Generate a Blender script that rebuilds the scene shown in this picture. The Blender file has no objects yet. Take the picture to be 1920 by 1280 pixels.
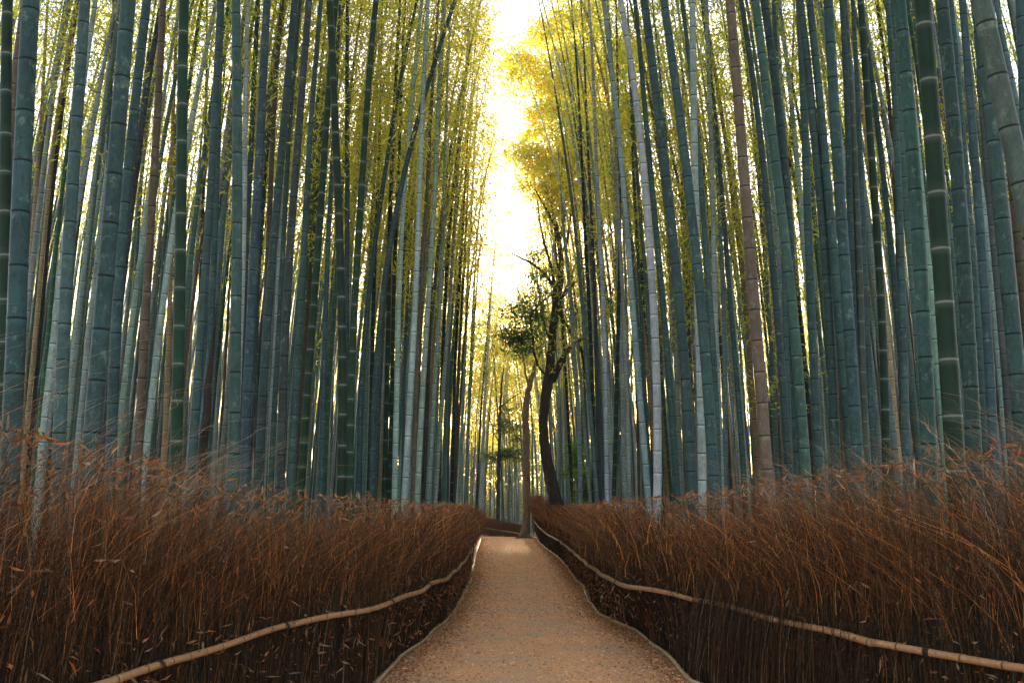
import bpy, math
import numpy as np
from mathutils import Vector
rng = np.random.default_rng(11)
sc = bpy.context.scene
R = math.radians

# ------------------------------------------------------------------ camera, sky, sun, exposure
FPX, CX, CY, HOR, VPX, EYE = 1870.0, 960.0, 640.0, 950.0, 942.0, 1.45
PITCH = math.atan((HOR - CY) / FPX)
YAW = math.atan((CX - VPX) / FPX)                    # camera turned this much to the right of the path direction
cam = bpy.data.cameras.new('camera'); cam.sensor_width = 36; cam.lens = 36 * FPX / 1920; cam.clip_end = 3000; cam.clip_start = .05
co = bpy.data.objects.new('camera', cam); sc.collection.objects.link(co); sc.camera = co
co.location = (0, 0, EYE); co.rotation_euler = (math.pi / 2 + PITCH, 0, -YAW)
SUN_EL, SUN_AZ = R(8.5), R(0.5)                      # azimuth from +Y towards +X
w = bpy.data.worlds.new('World'); sc.world = w; w.use_nodes = True
nt = w.node_tree; nt.nodes.clear()
sky = nt.nodes.new('ShaderNodeTexSky'); sky.sky_type = 'NISHITA'; sky.sun_disc = False
sky.sun_elevation = SUN_EL; sky.sun_rotation = SUN_AZ; sky.dust_density = .4; sky.air_density = 1.0; sky.ozone_density = 1.0
bg = nt.nodes.new('ShaderNodeBackground'); bg.inputs[1].default_value = .15
wo = nt.nodes.new('ShaderNodeOutputWorld'); wb = nt.nodes.new('ShaderNodeMix'); wb.data_type = 'RGBA'; wb.blend_type = 'MULTIPLY'; wb.inputs[0].default_value = 1; wb.inputs[7].default_value = (1.09, .915, .91, 1)
nt.links.new(sky.outputs[0], wb.inputs[6]); nt.links.new(wb.outputs[2], bg.inputs[0]); nt.links.new(bg.outputs[0], wo.inputs[0])
sl = bpy.data.lights.new('sun', 'SUN'); sl.energy = 4.0; sl.angle = R(1.5); sl.color = (1, .78, .5)
so = bpy.data.objects.new('sun', sl); sc.collection.objects.link(so)
sd = Vector((math.sin(SUN_AZ) * math.cos(SUN_EL), math.cos(SUN_AZ) * math.cos(SUN_EL), math.sin(SUN_EL)))
so.rotation_euler = sd.to_track_quat('Z', 'Y').to_euler(); so.location = (0, 60, 30)
sc.view_settings.view_transform = 'Standard'; sc.view_settings.look = 'None'
sc.view_settings.exposure = 2.85; sc.view_settings.gamma = 1; sc.view_settings.use_curve_mapping = False
sc.cycles.use_denoising = True
sc.cycles.max_bounces = 8; sc.cycles.diffuse_bounces = 5; sc.cycles.glossy_bounces = 2; sc.cycles.transmission_bounces = 3
sc.cycles.volume_bounces = 0

# ------------------------------------------------------------------ helpers
cp, sp_, cyw, syw = math.cos(PITCH), math.sin(PITCH), math.cos(YAW), math.sin(YAW)
RV = np.array([cyw, -syw, 0.]); FV = np.array([syw * cp, cyw * cp, sp_]); UV_ = np.array([-syw * sp_, -cyw * sp_, cp])
CAM = np.array([0, 0, EYE])
def ray(px, py): return FV * FPX + RV * (px - CX) + UV_ * (CY - py)
def on_y(px, py, Y): d = ray(px, py); return CAM + d * (Y / d[1])          # point of that line of sight Y metres down the path
def on_z(px, py, z): d = ray(px, py); return CAM + d * ((z - EYE) / d[2])
def project(P):
    q = np.asarray(P) - CAM; dz = q @ FV
    return CX + FPX * (q @ RV) / dz, CY - FPX * (q @ UV_) / dz

def mesh(name, V, F, mat, tint=None, seg=None, smooth=False, parent=None, mats=None, midx=None):
    V = np.ascontiguousarray(V, dtype=np.float32).reshape(-1, 3); F = np.ascontiguousarray(F, dtype=np.int32)
    me = bpy.data.meshes.new(name); n = F.shape[1]
    me.vertices.add(len(V)); me.vertices.foreach_set('co', V.ravel())
    me.loops.add(F.size); me.loops.foreach_set('vertex_index', F.ravel())
    me.polygons.add(len(F)); me.polygons.foreach_set('loop_start', np.arange(0, F.size, n, dtype=np.int32))
    me.polygons.foreach_set('loop_total', np.full(len(F), n, dtype=np.int32))
    if smooth: me.polygons.foreach_set('use_smooth', np.ones(len(F), dtype=bool))
    for m in (mats or [mat]): me.materials.append(m)
    if midx is not None: me.polygons.foreach_set('material_index', np.asarray(midx, dtype=np.int32))
    if tint is not None:
        a = me.attributes.new('tint', 'FLOAT_COLOR', 'POINT'); a.data.foreach_set('color', np.ascontiguousarray(tint, dtype=np.float32).ravel())
    if seg is not None:
        a = me.attributes.new('seg', 'FLOAT', 'POINT'); a.data.foreach_set('value', np.ascontiguousarray(seg, dtype=np.float32).ravel())
    me.update(calc_edges=True)
    o = bpy.data.objects.new(name, me); sc.collection.objects.link(o)
    if parent is not None: o.parent = parent; o.location = -Vector(parent.location)
    return o
def tubes(P, rad, S, closed_tip=False):
    """P (N,K,3) centre lines, rad (N,K) radii -> verts (N*K*S,3), quads"""
    N, K, _ = P.shape
    T = np.gradient(P, axis=1); T /= np.linalg.norm(T, axis=2, keepdims=True) + 1e-9
    ref = np.where(np.abs(T[..., 2:3]) > .8, np.array([1., 0, 0]), np.array([0, 0, 1.]))
    A = np.cross(T, ref); A /= np.linalg.norm(A, axis=2, keepdims=True) + 1e-9
    B = np.cross(T, A)
    an = np.arange(S) * 2 * np.pi / S
    V = P[:, :, None] + rad[..., None, None] * (A[:, :, None] * np.cos(an)[None, None, :, None] + B[:, :, None] * np.sin(an)[None, None, :, None])
    i = np.arange(N)[:, None, None] * K * S; k = np.arange(K - 1)[None, :, None] * S; s = np.arange(S)[None, None, :]; s2 = (s + 1) % S
    F = np.stack([i + k + s, i + k + s2, i + k + S + s2, i + k + S + s], -1).reshape(-1, 4)
    return V.reshape(-1, 3), F
def unit(v): return v / (np.linalg.norm(v, axis=-1, keepdims=True) + 1e-9)
def leaves(C, D, L, W, fold=.25):
    """narrow leaves at C (N,3) along unit D, length L, width W (arrays)"""
    N = len(C); S = unit(np.cross(D, rng.normal(size=(N, 3)))); U = np.cross(S, D)
    L = np.broadcast_to(L, N)[:, None]; W = np.broadcast_to(W, N)[:, None]
    a = C; b = C + D * L * .42 + S * W * .5 + U * W * fold; c = C + D * L - U * L * .12; d = C + D * L * .42 - S * W * .5 + U * W * fold
    V = np.stack([a, b, c, d], 1).reshape(-1, 3)
    return V, np.arange(N * 4).reshape(-1, 4)
def merge(parts):
    """list of (V, F, tint) -> one"""
    o = 0; VV = []; FF = []; TT = []
    for V, F, T in parts: VV.append(V); FF.append(F + o); TT.append(T); o += len(V)
    return np.concatenate(VV), np.concatenate(FF), np.concatenate(TT)
def rep(t, k): return np.repeat(np.asarray(t, dtype=float), k, axis=0)
def rgba(c, a=1.): c = np.asarray(c, float); return np.concatenate([c, np.full(c.shape[:-1] + (1,), a)], -1)
def thing(name, loc, label, cat, group=None):
    o = bpy.data.objects.new(name, None); sc.collection.objects.link(o); o.location = loc; o.empty_display_size = .2
    o['label'] = label; o['category'] = cat
    if group: o['group'] = group
    return o
def tag(o, label, cat, group=None):
    o['label'] = label; o['category'] = cat
    if group: o['group'] = group
    return o

# ------------------------------------------------------------------ materials
def newmat(name):
    m = bpy.data.materials.new(name); m.use_nodes = True; n = m.node_tree; n.nodes.clear()
    out = n.nodes.new('ShaderNodeOutputMaterial'); return m, n, out
def N(n, t, **k):
    x = n.nodes.new(t)
    for a, b in k.items(): setattr(x, a, b)
    return x
def mathn(n, op, a, b=None):
    x = N(n, 'ShaderNodeMath', operation=op)
    for i, v in enumerate((a, b)):
        if v is None: continue
        if isinstance(v, (int, float)): x.inputs[i].default_value = v
        else: n.links.new(v, x.inputs[i])
    return x.outputs[0]
def ramp(n, fac, pts, interp='LINEAR'):
    r = N(n, 'ShaderNodeValToRGB'); r.color_ramp.interpolation = interp; e = r.color_ramp.elements
    while len(e) < len(pts): e.new(.5)
    for x, (p, c) in zip(e, pts):
        x.position = p; x.color = (c, c, c, 1) if isinstance(c, (int, float)) else (*c, 1)
    n.links.new(fac, r.inputs[0]); return r.outputs[0]
def mix(n, a, b, fac, mode='MIX'):
    x = N(n, 'ShaderNodeMix', data_type='RGBA', blend_type=mode, clamp_factor=True)
    for i, v in ((0, fac), (6, a), (7, b)):
        if isinstance(v, (int, float)): x.inputs[i].default_value = v
        elif isinstance(v, tuple): x.inputs[i].default_value = (*v, 1)
        else: n.links.new(v, x.inputs[i])
    return x.outputs[2]
def noise(n, scale, detail=4, vec=None, rough=.55):
    x = N(n, 'ShaderNodeTexNoise'); x.inputs['Scale'].default_value = scale; x.inputs['Detail'].default_value = detail; x.inputs['Roughness'].default_value = rough
    if vec is not None: n.links.new(vec, x.inputs['Vector'])
    return x.outputs['Fac']
def stretched(n, s):
    tc = N(n, 'ShaderNodeTexCoord'); mp = N(n, 'ShaderNodeMapping'); mp.inputs['Scale'].default_value = s
    n.links.new(tc.outputs['Object'], mp.inputs['Vector']); return mp.outputs[0]

def culm_material():
    m, n, out = newmat('bamboo_culm')
    at = N(n, 'ShaderNodeAttribute', attribute_name='tint'); sg = N(n, 'ShaderNodeAttribute', attribute_name='seg')
    f = mathn(n, 'FRACT', sg.outputs['Fac'])
    v = stretched(n, (1, 1, .45)); n1 = noise(n, 5, 5, v); n2 = noise(n, 34, 4, v, .7)
    base = mix(n, at.outputs['Color'], ramp(n, n1, [(.3, .72), (.7, 1.25)]), 1., 'MULTIPLY')
    spots = ramp(n, n2, [(.36, .62), (.5, 1.), (.7, 1.22)])
    base = mix(n, base, spots, .8, 'MULTIPLY')
    # grey lichen flecks and scuffs
    lv = noise(n, 11, 6, stretched(n, (1, 1, .8)), .75)
    base = mix(n, base, (.17, .21, .18), mathn(n, 'MULTIPLY', ramp(n, lv, [(.56, 0.), (.66, .5)]), at.outputs['Alpha']))
    # node rings: dark groove with a waxy pale band beneath, or a white ring on green culms
    dark = ramp(n, f, [(0, .12), (.018, .12), (.032, 1.0), (.12, 1.), (.85, 1.), (.955, 1.45), (.98, 1.35), (.988, .12)])
    t_col = mix(n, base, dark, 1., 'MULTIPLY')
    wf = ramp(n, f, [(0, .5), (.010, .4), (.022, .05), (.2, 0.), (.86, 0.), (.968, .12), (.982, .5), (1., .6)])
    g_col = mix(n, base, (.26, .27, .24), wf)
    col = mix(n, g_col, t_col, at.outputs['Alpha'])
    b = N(n, 'ShaderNodeBsdfPrincipled'); n.links.new(col, b.inputs['Base Color'])
    b.inputs['Roughness'].default_value = .5; b.inputs['Specular IOR Level'].default_value = .16
    n.links.new(ramp(n, n2, [(.3, .42), (.7, .62)]), b.inputs['Roughness'])
    bp = N(n, 'ShaderNodeBump'); bp.inputs['Strength'].default_value = .25; bp.inputs['Distance'].default_value = .004
    n.links.new(n2, bp.inputs['Height']); n.links.new(bp.outputs[0], b.inputs['Normal'])
    n.links.new(b.outputs[0], out.inputs[0]); return m
def leaf_material(name, trans=.62, rough=.5):
    m, n, out = newmat(name)
    at = N(n, 'ShaderNodeAttribute', attribute_name='tint')
    b = N(n, 'ShaderNodeBsdfDiffuse'); t = N(n, 'ShaderNodeBsdfTranslucent'); g = N(n, 'ShaderNodeBsdfGlossy'); g.inputs['Roughness'].default_value = rough
    n.links.new(at.outputs['Color'], b.inputs[0])
    n.links.new(mix(n, at.outputs['Color'], (1.35, 1.3, .7), 1., 'MULTIPLY'), t.inputs[0])
    ms = N(n, 'ShaderNodeMixShader'); ms.inputs[0].default_value = trans
    n.links.new(b.outputs[0], ms.inputs[1]); n.links.new(t.outputs[0], ms.inputs[2])
    m2 = N(n, 'ShaderNodeMixShader'); m2.inputs[0].default_value = .04
    n.links.new(ms.outputs[0], m2.inputs[1]); n.links.new(g.outputs[0], m2.inputs[2])
    n.links.new(m2.outputs[0], out.inputs[0]); return m
def plain(name, rough=.8, bump=0., scale=60, stretch=(1, 1, 1), lo=.7, hi=1.25, col=None, spec=.3):
    m, n, out = newmat(name)
    if col is None: c = N(n, 'ShaderNodeAttribute', attribute_name='tint').outputs['Color']
    else: c = col
    nz = noise(n, scale, 5, stretched(n, stretch), .65)
    c = mix(n, c, ramp(n, nz, [(.3, lo), (.7, hi)]), 1., 'MULTIPLY')
    b = N(n, 'ShaderNodeBsdfPrincipled'); n.links.new(c, b.inputs['Base Color']); b.inputs['Roughness'].default_value = rough; b.inputs['Specular IOR Level'].default_value = spec
    if bump:
        bp = N(n, 'ShaderNodeBump'); bp.inputs['Strength'].default_value = 1; bp.inputs['Distance'].default_value = bump
        n.links.new(nz, bp.inputs['Height']); n.links.new(bp.outputs[0], b.inputs['Normal'])
    n.links.new(b.outputs[0], out.inputs[0]); return m
def path_material():
    m, n, out = newmat('path_surface')
    tc = N(n, 'ShaderNodeTexCoord').outputs['Object']
    a = noise(n, 1.1, 4, tc); b_ = noise(n, 45, 6, tc, .8); c_ = noise(n, 9, 5, tc, .7)
    vo = N(n, 'ShaderNodeTexVoronoi'); vo.inputs['Scale'].default_value = 55; n.links.new(tc, vo.inputs['Vector'])
    col = mix(n, (.84, .41, .20), (.64, .38, .24), ramp(n, a, [(.42, 0.), (.62, 1.)]))
    col = mix(n, col, (.82, .40, .17), ramp(n, c_, [(.45, 0.), (.65, .7)]))
    col = mix(n, col, ramp(n, b_, [(.3, .45), (.5, 1.), (.72, 1.6)]), 1., 'MULTIPLY')
    col = mix(n, col, mix(n, col, (.8, .62, .5), 1., 'MULTIPLY'), ramp(n, vo.outputs['Distance'], [(.1, 1.), (.5, 0.)]))
    b = N(n, 'ShaderNodeBsdfPrincipled'); n.links.new(col, b.inputs['Base Color']); b.inputs['Roughness'].default_value = .9; b.inputs['Specular IOR Level'].default_value = .15
    bp = N(n, 'ShaderNodeBump'); bp.inputs['Strength'].default_value = 1; bp.inputs['Distance'].default_value = .012
    n.links.new(mathn(n, 'ADD', b_, mathn(n, 'MULTIPLY', c_, 1.5)), bp.inputs['Height']); n.links.new(bp.outputs[0], b.inputs['Normal'])
    n.links.new(b.outputs[0], out.inputs[0]); return m
M_CULM = culm_material(); M_LEAF = leaf_material('bamboo_leaf'); M_TLEAF = leaf_material('tree_leaf', .6, .35); M_DRY = leaf_material('dry_leaf', .35, .6)
M_TWIG = plain('twig', .85, lo=.6, hi=1.4, scale=25); M_RAIL = plain('rail_bamboo', .45, .002, 40, (1, 1, 1), .7, 1.2, spec=.45)
M_BARK = plain('bark', .95, .03, 14, (1, 1, .35), .45, 1.5); M_PATH = path_material()
M_SOIL = plain('forest_floor', .95, .03, 6, (1, 1, 1), .5, 1.4, col=(.09, .055, .035))

# ------------------------------------------------------------------ ground, path
def fence_line(low, up, extra):
    pts = [on_z(x, y, .05)[:2] for x, y in low] + [on_z(x, y, .65)[:2] for x, y in up] + list(extra)
    pts = np.array(sorted(pts, key=lambda p: p[1])); return pts
L_LOW = [(705, 1280), (745, 1235), (800, 1195), (850, 1148), (866, 1118), (882, 1085), (888, 1055), (893, 1035), (899, 1018), (904, 1003)]
L_UP = [(195, 1280), (400, 1213), (540, 1171), (680, 1143), (735, 1128), (790, 1105), (803, 1095), (835, 1085), (862, 1060), (872, 1048), (887, 1025), (895, 1009)]
R_LOW = [(1300, 1280), (1240, 1216), (1185, 1178), (1130, 1155), (1104, 1128), (1098, 1103), (1080, 1085), (1058, 1055), (1045, 1042), (1025, 1028), (1012, 1017), (1006, 1006), (1001, 992)]
R_UP = [(1985, 1262), (1800, 1228), (1640, 1205), (1450, 1158), (1340, 1130), (1260, 1112), (1180, 1100), (1135, 1080), (1110, 1063), (1088, 1045), (1066, 1026), (1050, 1014), (1025, 1000), (1010, 987), (999, 972)]
L_near = [(-2.5, 3.0), (-3.3, 1.6), (-4.2, -1), (-4.4, -2.)]; R_near = [(3.3, 2.7), (4.0, 1.), (4.5, -1), (4.7, -2.)]
def line3(px, z, near):
    return np.array([on_z(x, y, z) for x, y in px][::1])
LL = line3(L_LOW, .045, 0); LU = line3(L_UP, .65, 0); RL = line3(R_LOW, .045, 0); RU = line3(R_UP, .65, 0)
def plan(low, up, near):
    # fence centre line X(Y) from its rails
    P = np.concatenate([up[:, :2], np.array(near)]); P = P[np.argsort(P[:, 1])]
    ys = np.concatenate([np.linspace(-2, 14, 65), np.linspace(15, P[-1, 1], 40)])
    xs = np.interp(ys, P[:, 1], P[:, 0]); xs[1:-1] = (xs[:-2] + 2 * xs[1:-1] + xs[2:]) / 4
    return xs, ys
LX, LY = plan(LL, LU, L_near); RX, RY = plan(RL, RU, R_near)
def lxu(y): return np.interp(y, LY, LX)
def rxu(y): return np.interp(y, RY, RX)
def lower(L3, up):
    P = L3[np.argsort(L3[:, 1])]; k = P[0, 0] - up(P[0, 1])
    def f(y):
        y = np.asarray(y, float); return np.where(y < P[0, 1], up(y) + k * np.clip(1 - (P[0, 1] - y) / 3, 0, 1), np.interp(y, P[:, 1], P[:, 0]))
    return f
lx = lower(LL, lxu); rx = lower(RL, rxu)
END = max(LY[-1], RY[-1])

g = 90
gx = np.concatenate([-np.geomspace(1500, 40, 8), np.linspace(-36, 36, g), np.geomspace(40, 1500, 8)])
gy = np.concatenate([[-1500, -300, -60, -20], np.linspace(-10, 110, 120), np.geomspace(120, 1500, 8)])
GX, GY = np.meshgrid(gx, gy)
GZ = .05 * np.sin(GX * .9 + GY * .37) * np.sin(GY * .53) - .08 + .12 * np.clip((np.abs(GX) - 3) / 6, 0, 1)
GZ = np.where((np.abs(GX) < 4.5), -.04, GZ)
idx = np.arange(GX.size).reshape(GX.shape)
F = np.stack([idx[:-1, :-1], idx[:-1, 1:], idx[1:, 1:], idx[1:, :-1]], -1).reshape(-1, 4)
o = mesh('ground', np.stack([GX, GY, GZ], -1).reshape(-1, 3), F, M_SOIL, smooth=True); o['kind'] = 'structure'
# path: sheet between the two fences, turning left at its far end
py_ = np.linspace(-3, 50, 180); nx = 14; rows = []
for y in py_:
    a, b = lx(y) - .12, rx(y) + .12
    if y > 46: a -= (y - 46) * 2.2
    xs = np.linspace(a, b, nx); t = np.linspace(-1, 1, nx)
    rows.append(np.stack([xs, np.full(nx, y), .012 + .03 * (1 - t ** 2) + .006 * np.sin(xs * 5 + y * 3)], -1))
idx = np.arange(len(py_) * nx).reshape(-1, nx)
F = np.stack([idx[:-1, :-1], idx[:-1, 1:], idx[1:, 1:], idx[1:, :-1]], -1).reshape(-1, 4)
o = mesh('path', np.array(rows).reshape(-1, 3), F, M_PATH, smooth=True); o['kind'] = 'structure'
# fallen leaves along and on the path
n = 60000
y = 4 + 42 * rng.random(n) ** 2.2; side = rng.random(n) < .5; e = rng.exponential(.16, n); mid = rng.random(n) < .3
x = np.where(side, lx(y) + .03 + e, rx(y) - .03 - e); x = np.where(mid, lx(y) + rng.random(n) * (rx(y) - lx(y)), x)
t = np.clip((x - lx(y)) / (rx(y) - lx(y)), 0, 1) * 2 - 1
C = np.stack([x, y, .02 + .03 * (1 - t ** 2) + .012 * rng.random(n)], -1)
D = unit(np.stack([rng.normal(size=n), rng.normal(size=n), .22 * np.abs(rng.normal(size=n))], -1))
V, F = leaves(C, D, .016 + .04 * rng.random(n) ** 1.6, .005 + .009 * rng.random(n), .4)
pal = 1.15 * np.array([[.42, .13, .04], [.45, .20, .08], [.30, .10, .04], [.22, .07, .03], [.55, .36, .2], [.8, .6, .4], [.45, .2, .07]])
T = rgba(rep(pal[np.where(mid, rng.integers(4, 7, n), rng.integers(0, 6, n))] * rng.uniform(.6, 1.15, (n, 1)), 4))
o = mesh('leaf_litter', V, F, M_DRY, T); o['kind'] = 'stuff'; tag(o, 'dry orange brown leaf litter scattered over the path and its edges', 'leaf litter')

# ------------------------------------------------------------------ brushwood fences
def polyline(P, step):
    P = np.asarray(P, float); d = np.r_[0, np.cumsum(np.linalg.norm(np.diff(P, axis=0), axis=1))]
    s = np.linspace(0, d[-1], max(3, int(d[-1] / step))); return np.stack([np.interp(s, d, P[:, i]) for i in range(3)], -1)
def smooth(P, k=2):
    for _ in range(k): P = np.concatenate([P[:1], (P[:-2] + 2 * P[1:-1] + P[2:]) / 4, P[-1:]])
    return P
def rail(pts, r0, r1, parent, name, tone=(.38, .19, .085)):
    P = smooth(polyline(pts, .07), 3); P[:, 0] -= np.sign(P[:, 0]) * .012; K = len(P); s = np.arange(K) * .07
    P = P + .008 * np.stack([np.sin(s * 2.3), np.sin(s * 1.1), np.sin(s * 3.7)], -1)
    rad = np.linspace(r0, r1, K)
    # swollen nodes
    PP, RR, TT = [], [], []
    nd = 0.; i = 0
    sp = .2
    for k in range(K - 1):
        PP.append(P[k]); RR.append(rad[k]); TT.append(1.)
        if s[k] >= nd:
            q = P[k] * .58 + P[k + 1] * .42; dv = (P[k + 1] - P[k]); nd = s[k] + sp * (.8 + .5 * rng.random())
            for a, m, c in ((-.3, 1.0, 1.), (-.12, 1.12, .9), (-.05, 1.04, .22), (.05, 1.04, .22), (.12, 1.12, 1.05), (.4, 1., 1.15), (.5, 1., 1.)):
                PP.append(q + dv * a); RR.append(rad[k] * m); TT.append(c)
    PP.append(P[-1]); RR.append(rad[-1]); TT.append(1.)
    # closed ends
    PP = [PP[0]] + PP + [PP[-1]]; RR = [.002] + RR + [.002]; TT = [.4] + TT + [.4]
    PP = np.array(PP); PP[0] -= (PP[2] - PP[1]) * .02; PP[-1] += (PP[-2] - PP[-3]) * .02
    V, F = tubes(PP[None], np.array(RR)[None], 10)
    T = rgba(rep(np.array(tone) * np.array(TT)[:, None], 10))
    return mesh(name, V, F, M_RAIL, T, smooth=True, parent=parent)

def brush_height(side, y):
    # crown height of the brush along the fence
    if side < 0: h = np.interp(y, [-2, 2, 3.5, 5, 7, 12, 25, 44, 49], [1.9, 1.9, 1.78, 1.6, 1.45, 1.38, 1.4, 1.45, 1.5])
    else: h = np.interp(y, [-2, 2.5, 4, 6, 9, 14, 25, 40, 45, 52], [1.9, 1.88, 1.78, 1.62, 1.48, 1.40, 1.42, 1.5, 1.75, 2.0])
    return h
BR = .7 * np.array([[.09, .045, .02], [.15, .065, .022], [.05, .028, .015], [.22, .095, .03], [.27, .17, .09], [.12, .045, .014]])
def twigs(X, Y, Z0, h, lean, r, K, tone, wob=.03):
    n = len(X); t = np.linspace(0, 1, K)[None, :, None]
    base = np.stack([X, Y, Z0], -1)[:, None]
    up = np.zeros((n, 1, 3)); up[:, 0, 2] = h
    P = base + up * t + lean[:, None] * t ** 2.2 + wob * np.cumsum(rng.normal(size=(n, K, 3)), axis=1) * np.array([1, 1, .3])
    rad = r[:, None] * (1 - .75 * np.linspace(0, 1, K))[None]
    V, F = tubes(P, rad, 3); T = rgba(rep(tone, K * 3)); return P, (V, F, T)
def fence_brush(side, fx, fu, y0, y1, parent, dens=1.):
    parts = []
    out = side
    zones = [(max(y0, -2), 3, 900, 1.), (3, 9, 1500, 1.), (9, 18, 1000, 1.7), (18, 32, 650, 2.6), (32, y1, 500, 3.6)]
    for a, b, dn, th in zones:
        b = min(b, y1)
        if b <= a: continue
        slope = max(1., np.hypot(fx(b) - fx(a), b - a) / (b - a))
        n = int((b - a) * dn * dens * slope)
        y = rng.uniform(a, b, n); off = .055 + .38 * rng.random(n) ** 1.3
        sl = (fx(y + .15) - fx(y - .15)) / .3
        nrm = np.hypot(1, sl); X = fx(y) + out * off / nrm * 1.; Y = y - out * off * sl / nrm
        H = brush_height(side, y)
        h = H * rng.uniform(.5, .88, n)
        fw = unit(np.stack([sl, np.ones(n), np.zeros(n)], -1))
        tilt = (fu(y) - fx(y)) * np.minimum(h / .65, 1.3)
        lean = np.stack([tilt, 0 * y, 0 * y], -1) + fw * rng.normal(.03, .15, n)[:, None] + np.stack([-out * rng.normal(.0, .07, n), np.zeros(n), np.zeros(n)], -1)
        tone = BR[rng.integers(0, 6, n)] * rng.choice([.3, .6, 1.3], (n, 1), p=[.5, .35, .15])
        P, part = twigs(X, Y, -.03 * np.ones(n), h, lean, (.0013 + .0028 * rng.random(n) ** 2.5) * th, 6, tone, .011)
        parts.append(part)
        # fine upper sprays branching off, streaming up and away
        m = int(n * 1.5); i = rng.integers(0, n, m); k = rng.integers(2, 6, m); B = P[i, k]
        L = H[i] * rng.uniform(.16, .42, m); keep = B[:, 2] > .42 * H[i]
        L = np.minimum(L, np.maximum(H[i] * rng.uniform(.92, 1.08, m) - B[:, 2], .07))
        fwi = fw[i]
        lean = fwi * (L * rng.normal(.12, .42, m))[:, None] + np.stack([-out * L * rng.normal(.08, .42, m), np.zeros(m), np.zeros(m)], -1)
        tone = (BR[rng.integers(0, 6, m)] * .6 + np.array([.38, .12, .02]) * rng.choice([.15, .6, 1.2], (m, 1), p=[.4, .35, .25])) * rng.choice([.25, .6, 1.5], (m, 1), p=[.45, .38, .17])
        s = keep
        P2, part = twigs(B[s, 0], B[s, 1], B[s, 2], L[s], lean[s], (.0011 + .0011 * rng.random(s.sum())) * th, 4, tone[s], .012)
        parts.append(part)
    V, F, T = merge(parts)
    return mesh('brush', V, F, M_TWIG, T, parent=parent)
def wisps(side, fx, y0, y1, n, parent):
    """long pale dry shoots with side twigs standing above the brush"""
    parts = []
    y = y0 + (y1 - y0) * rng.random(n) ** 1.4; X = fx(y) + side * (.08 + .5 * rng.random(n)); H = brush_height(side, y)
    L = rng.uniform(.3, .62, n) * np.interp(y, [2, 5, 9], [1.1, .8, .4])
    lean = np.stack([-side * L * rng.normal(.75, .45, n), L * rng.normal(.5, .6, n), np.zeros(n)], -1)
    tone = np.array([.36, .22, .12]) * rng.choice([.3, .7, 1.5], (n, 1))
    P, part = twigs(X, y, H - .42, L + .25, lean, .0011 + .001 * rng.random(n), 7, tone, .013); parts.append(part)
    m = n * 6; i = rng.integers(0, n, m); k = rng.integers(2, 7, m); B = P[i, k]; l2 = rng.uniform(.06, .25, m)
    d = lean[i] / (L[i][:, None] + 1e-6) * l2[:, None] * .9 + rng.normal(0, .06, (m, 3)); d[:, 2] *= .4
    P2, part = twigs(B[:, 0], B[:, 1], B[:, 2], l2 * .55, d, np.full(m, .0008), 4, tone[i] * .9, .008); parts.append(part)
    V, F, T = merge(parts); return mesh('dry_shoots', V, F, M_TWIG, T, parent=parent)
def brush_leaves(side, fx, y0, y1, n, parent):
    y = y0 + (y1 - y0) * rng.random(n) ** 1.7; X = fx(y) + side * (-.03 + .33 * rng.random(n)); H = brush_height(side, y)
    z = H * (1.06 - .95 * rng.random(n) ** 2.2)
    X = np.where(z < .5 * H, fx(y) + side * .06 * rng.random(n) - side * .02, X)
    D = unit(rng.normal(size=(n, 3)) * [1, 1, .9])
    V, F = leaves(np.stack([X, y, z], -1), D, .03 + .085 * rng.random(n) ** 1.8, .006 + .012 * rng.random(n), .5)
    pal = np.array([[.42, .11, .025], [.30, .07, .02], [.45, .24, .12], [.22, .10, .05], [.5, .16, .03], [.34, .2, .12]])
    T = rgba(rep(pal[rng.integers(0, 6, n)] * rng.uniform(.35, 1.0, (n, 1)), 4))
    return mesh('dry_leaves', V, F, M_DRY, T, parent=parent)

fl = thing('brushwood_fence', (float(lx(6)), 6, 0), 'long brown brushwood fence with bamboo rails along the left side of the path', 'fence', 'brushwood fences lining the path')
fence_brush(-1, lx, lxu, -2, LY[-1], fl); wisps(-1, lxu, 1.6, 6.5, 300, fl); brush_leaves(-1, lxu, 1.5, 20, 9000, fl)
fr = thing('brushwood_fence', (float(rx(6)), 6, 0), 'long brown brushwood fence with bamboo rails along the right side of the path', 'fence', 'brushwood fences lining the path')
fence_brush(1, rx, rxu, -2, RY[-1], fr); wisps(1, rxu, 2.2, 8, 340, fr); brush_leaves(1, rxu, 1.8, 22, 9500, fr)
def rail_set(L3, near, cuts, r, parent, name, z, tone=(.38, .19, .085)):
    P = np.array(L3); P = P[np.argsort(P[:, 1])]
    if near: P = np.concatenate([np.array([[x, y, z] for x, y in near]), P])
    P[:, 2] = z
    a = 0
    for c in list(cuts) + [None]:
        if c is None: seg = P[a:]
        else:
            j = int(np.searchsorted(P[:, 1], c)); seg = P[a:j + 1]; a = j
        if len(seg) > 1: rail(seg, r * (1.0 if a else 1.05), r * .92, parent, name, tone)
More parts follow.
